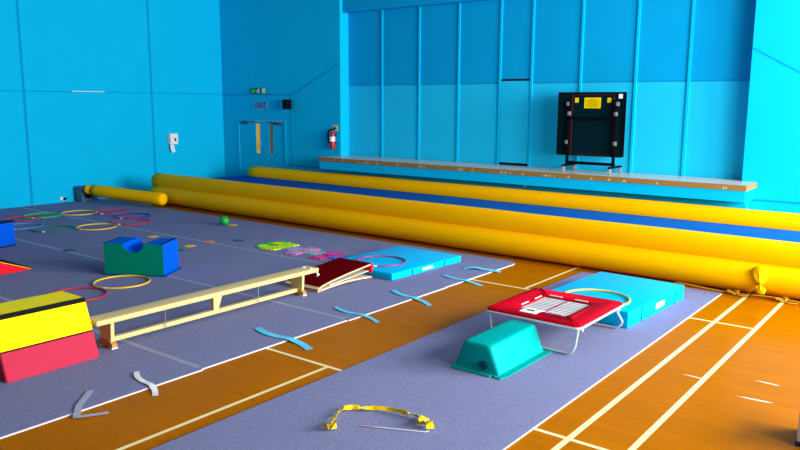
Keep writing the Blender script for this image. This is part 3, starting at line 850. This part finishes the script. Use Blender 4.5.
for i, (z, l) in enumerate(((1.52, .12), (1.49, .26), (1.465, .28), (1.44, .22), (1.415, .28), (1.39, .26), (1.365, .16))):
    b.box((.06 - l / 2), (.06 + l / 2), -.0912, -.0898, z - .006, z + .003)
b.build('label_print', 'label_ink', q, 0)
for x in (-.29, .42):
    MB().prism([(x - .04, 1.445), (x + .035, 1.445), (x + .04, 1.50), (x + .04, 1.545), (x - .04, 1.545)], 'y', -.090, -.082).build('warning_sticker', 'label_yellow', TT, 0)
MB().box(.62, .70, -.1, -.094, 1.53, 1.62).build('white_sticker', 'white_plastic', TT, 0)

# ------------------------------------------------------------------ things on the walls
E_ = thing('fire_extinguisher', 'red fire extinguisher with white label hung on the back wall', 'fire extinguisher', (-13.85, YB - .10, 1.36))
MB().lathe([(.06, 0), (.075, .01), (.078, .03), (.078, .36), (.065, .42), (.03, .455), (.03, .50)], seg=20).build('cylinder', 'red_gloss', E_)
MB().lathe([(.0795, .20), (.0795, .33)], seg=20).build('label', 'white_plastic', E_)
MB().box(-.025, .025, -.03, .03, .50, .54).tube([(0, 0, .53), (.10, -.02, .57)], .012, 6).tube([(0, 0, .52), (.09, -.02, .52)], .010, 6).build('valve', 'black', E_)
MB().tube([(-.02, 0, .52), (-.12, -.01, .50), (-.155, -.01, .40), (-.15, -.01, .25), (-.13, 0, .15)], .022, 8).build('hose', 'black', E_)
MB().box(-.04, .04, .06, .10, .15, .40).build('bracket', 'black', E_, 0)
q = tag(MB().box(-.10, .10, 0, .006, 0, .16, .002).build('extinguisher_sign', 'sign_cream', loc=(-13.83, YB - .006, 1.84)), 'small cream sign on the wall above the red extinguisher', 'sign')
MB().lathe([(.035, 0), (.035, .002)], seg=16, T=Matrix.Translation((-.0, .0, .07)) @ Matrix.Rotation(radians(90), 4, 'X')).build('pictogram', 'ink', q)

X_ = thing('exit_sign', 'green emergency exit sign above the double door', 'sign', (-16.84, YB - .04, 2.93))
MB().box(-.32, .31, -.02, .04, -.08, .08, .008).build('case', 'sign_green', X_, 0)
b = MB()   # arrow, running figure and doorway
b.prism([(-.30, -.02), (-.20, -.06), (-.20, -.025), (-.13, -.025), (-.13, .02), (-.20, .02), (-.20, .05)], 'y', -.024, -.02)
b.build('arrow', 'tile_green', X_, 0)
b = MB().box(.17, .30, -.024, -.02, -.07, .07)
b.build('doorway_symbol', 'white_plastic', X_, 0)
b = MB().prism([(.04 + .018 * cos(a), .05 + .018 * sin(a)) for a in [2 * pi * i / 10 for i in range(10)]], 'y', -.024, -.02)
b.prism([(-.02, .035), (.05, .03), (.03, -.02), (.06, -.07), (.035, -.07), (.0, -.025), (-.05, -.06), (-.07, -.045), (-.02, -.005), (-.01, .015), (-.05, -.005), (-.06, .005)], 'y', -.024, -.02)
b.build('running_figure', 'white_plastic', X_, 0)
X_ = thing('exit_plate', 'pale blue plate lettered EXIT over the double door', 'sign', (-16.79, YB, 2.50))
MB().box(-.30, .30, -.012, 0, -.115, .115).build('plate', 'sign_blue', X_, 0)
text_mesh('EXIT', .235, .002, 'lettering', 'ink', X_, Matrix.Translation((0, -.014, 0)) @ FACE_Y)

S_ = thing('loudspeaker', 'small black loudspeaker fixed to the wall right of the door', 'speaker', (-15.58, YB, 2.545))
MB().prism([(-.12, -.06), (-.10, -.19), (.08, -.22), (.12, -.10), (.1, -.04), (-.1, -.02)], 'z', -.135, .135).build('cabinet', 'black', S_, 0)
MB().box(-.03, .03, -.05, 0, -.05, .05).build('bracket', 'black', S_, 0)
MB().prism([(-.09, -.193), (.07, -.22), (.07, -.224), (-.09, -.197)], 'z', -.12, .12).build('grille', 'black_strip', S_, 0)

H_ = thing('paper_dispenser', 'white paper dispenser with hanging sheet on the left wall', 'dispenser', (XL, 12.98, 1.36))
MB().box(0, .20, -.13, .14, .02, .34, .035, seg=3).build('case', 'white_plastic', H_)
MB().box(.198, .206, -.0, .06, .12, .20, .003).build('window', 'ink', H_, 0)
MB().ribbon([(.09, -.02, .03), (.09, -.0, -.06), (.10, .0, -.12), (.11, .03, -.20)], .13, .002, side=lambda i: (0, 1, 0.2)).build('paper_sheet', 'paper', H_)

K_ = thing('wall_socket', 'small white wall socket low beside the blower', 'socket', (XL, 9.62, .12))
MB().box(0, .03, -.04, .09, -.04, .04, .006).build('plate', 'white_plastic', K_)
MB().box(.03, .08, .03, .10, -.035, .03, .006).build('plug', 'black', K_)

# pale crate just entering the frame at the lower right
K_ = thing('storage_crate', 'pale crate with dark feet cut off by the lower right corner', 'crate', (-.665, 6.25, 0))
MB().box(-.21, .25, -.12, .25, .03, .34, .01).build('box', 'crate_pale', K_)
MB().box(-.215, -.15, -.13, -.06, 0, .04).box(.16, .24, -.13, -.06, 0, .04).box(-.215, -.15, .18, .25, 0, .04).box(.16, .24, .18, .25, 0, .04).build('foot', 'ink', K_, 0)
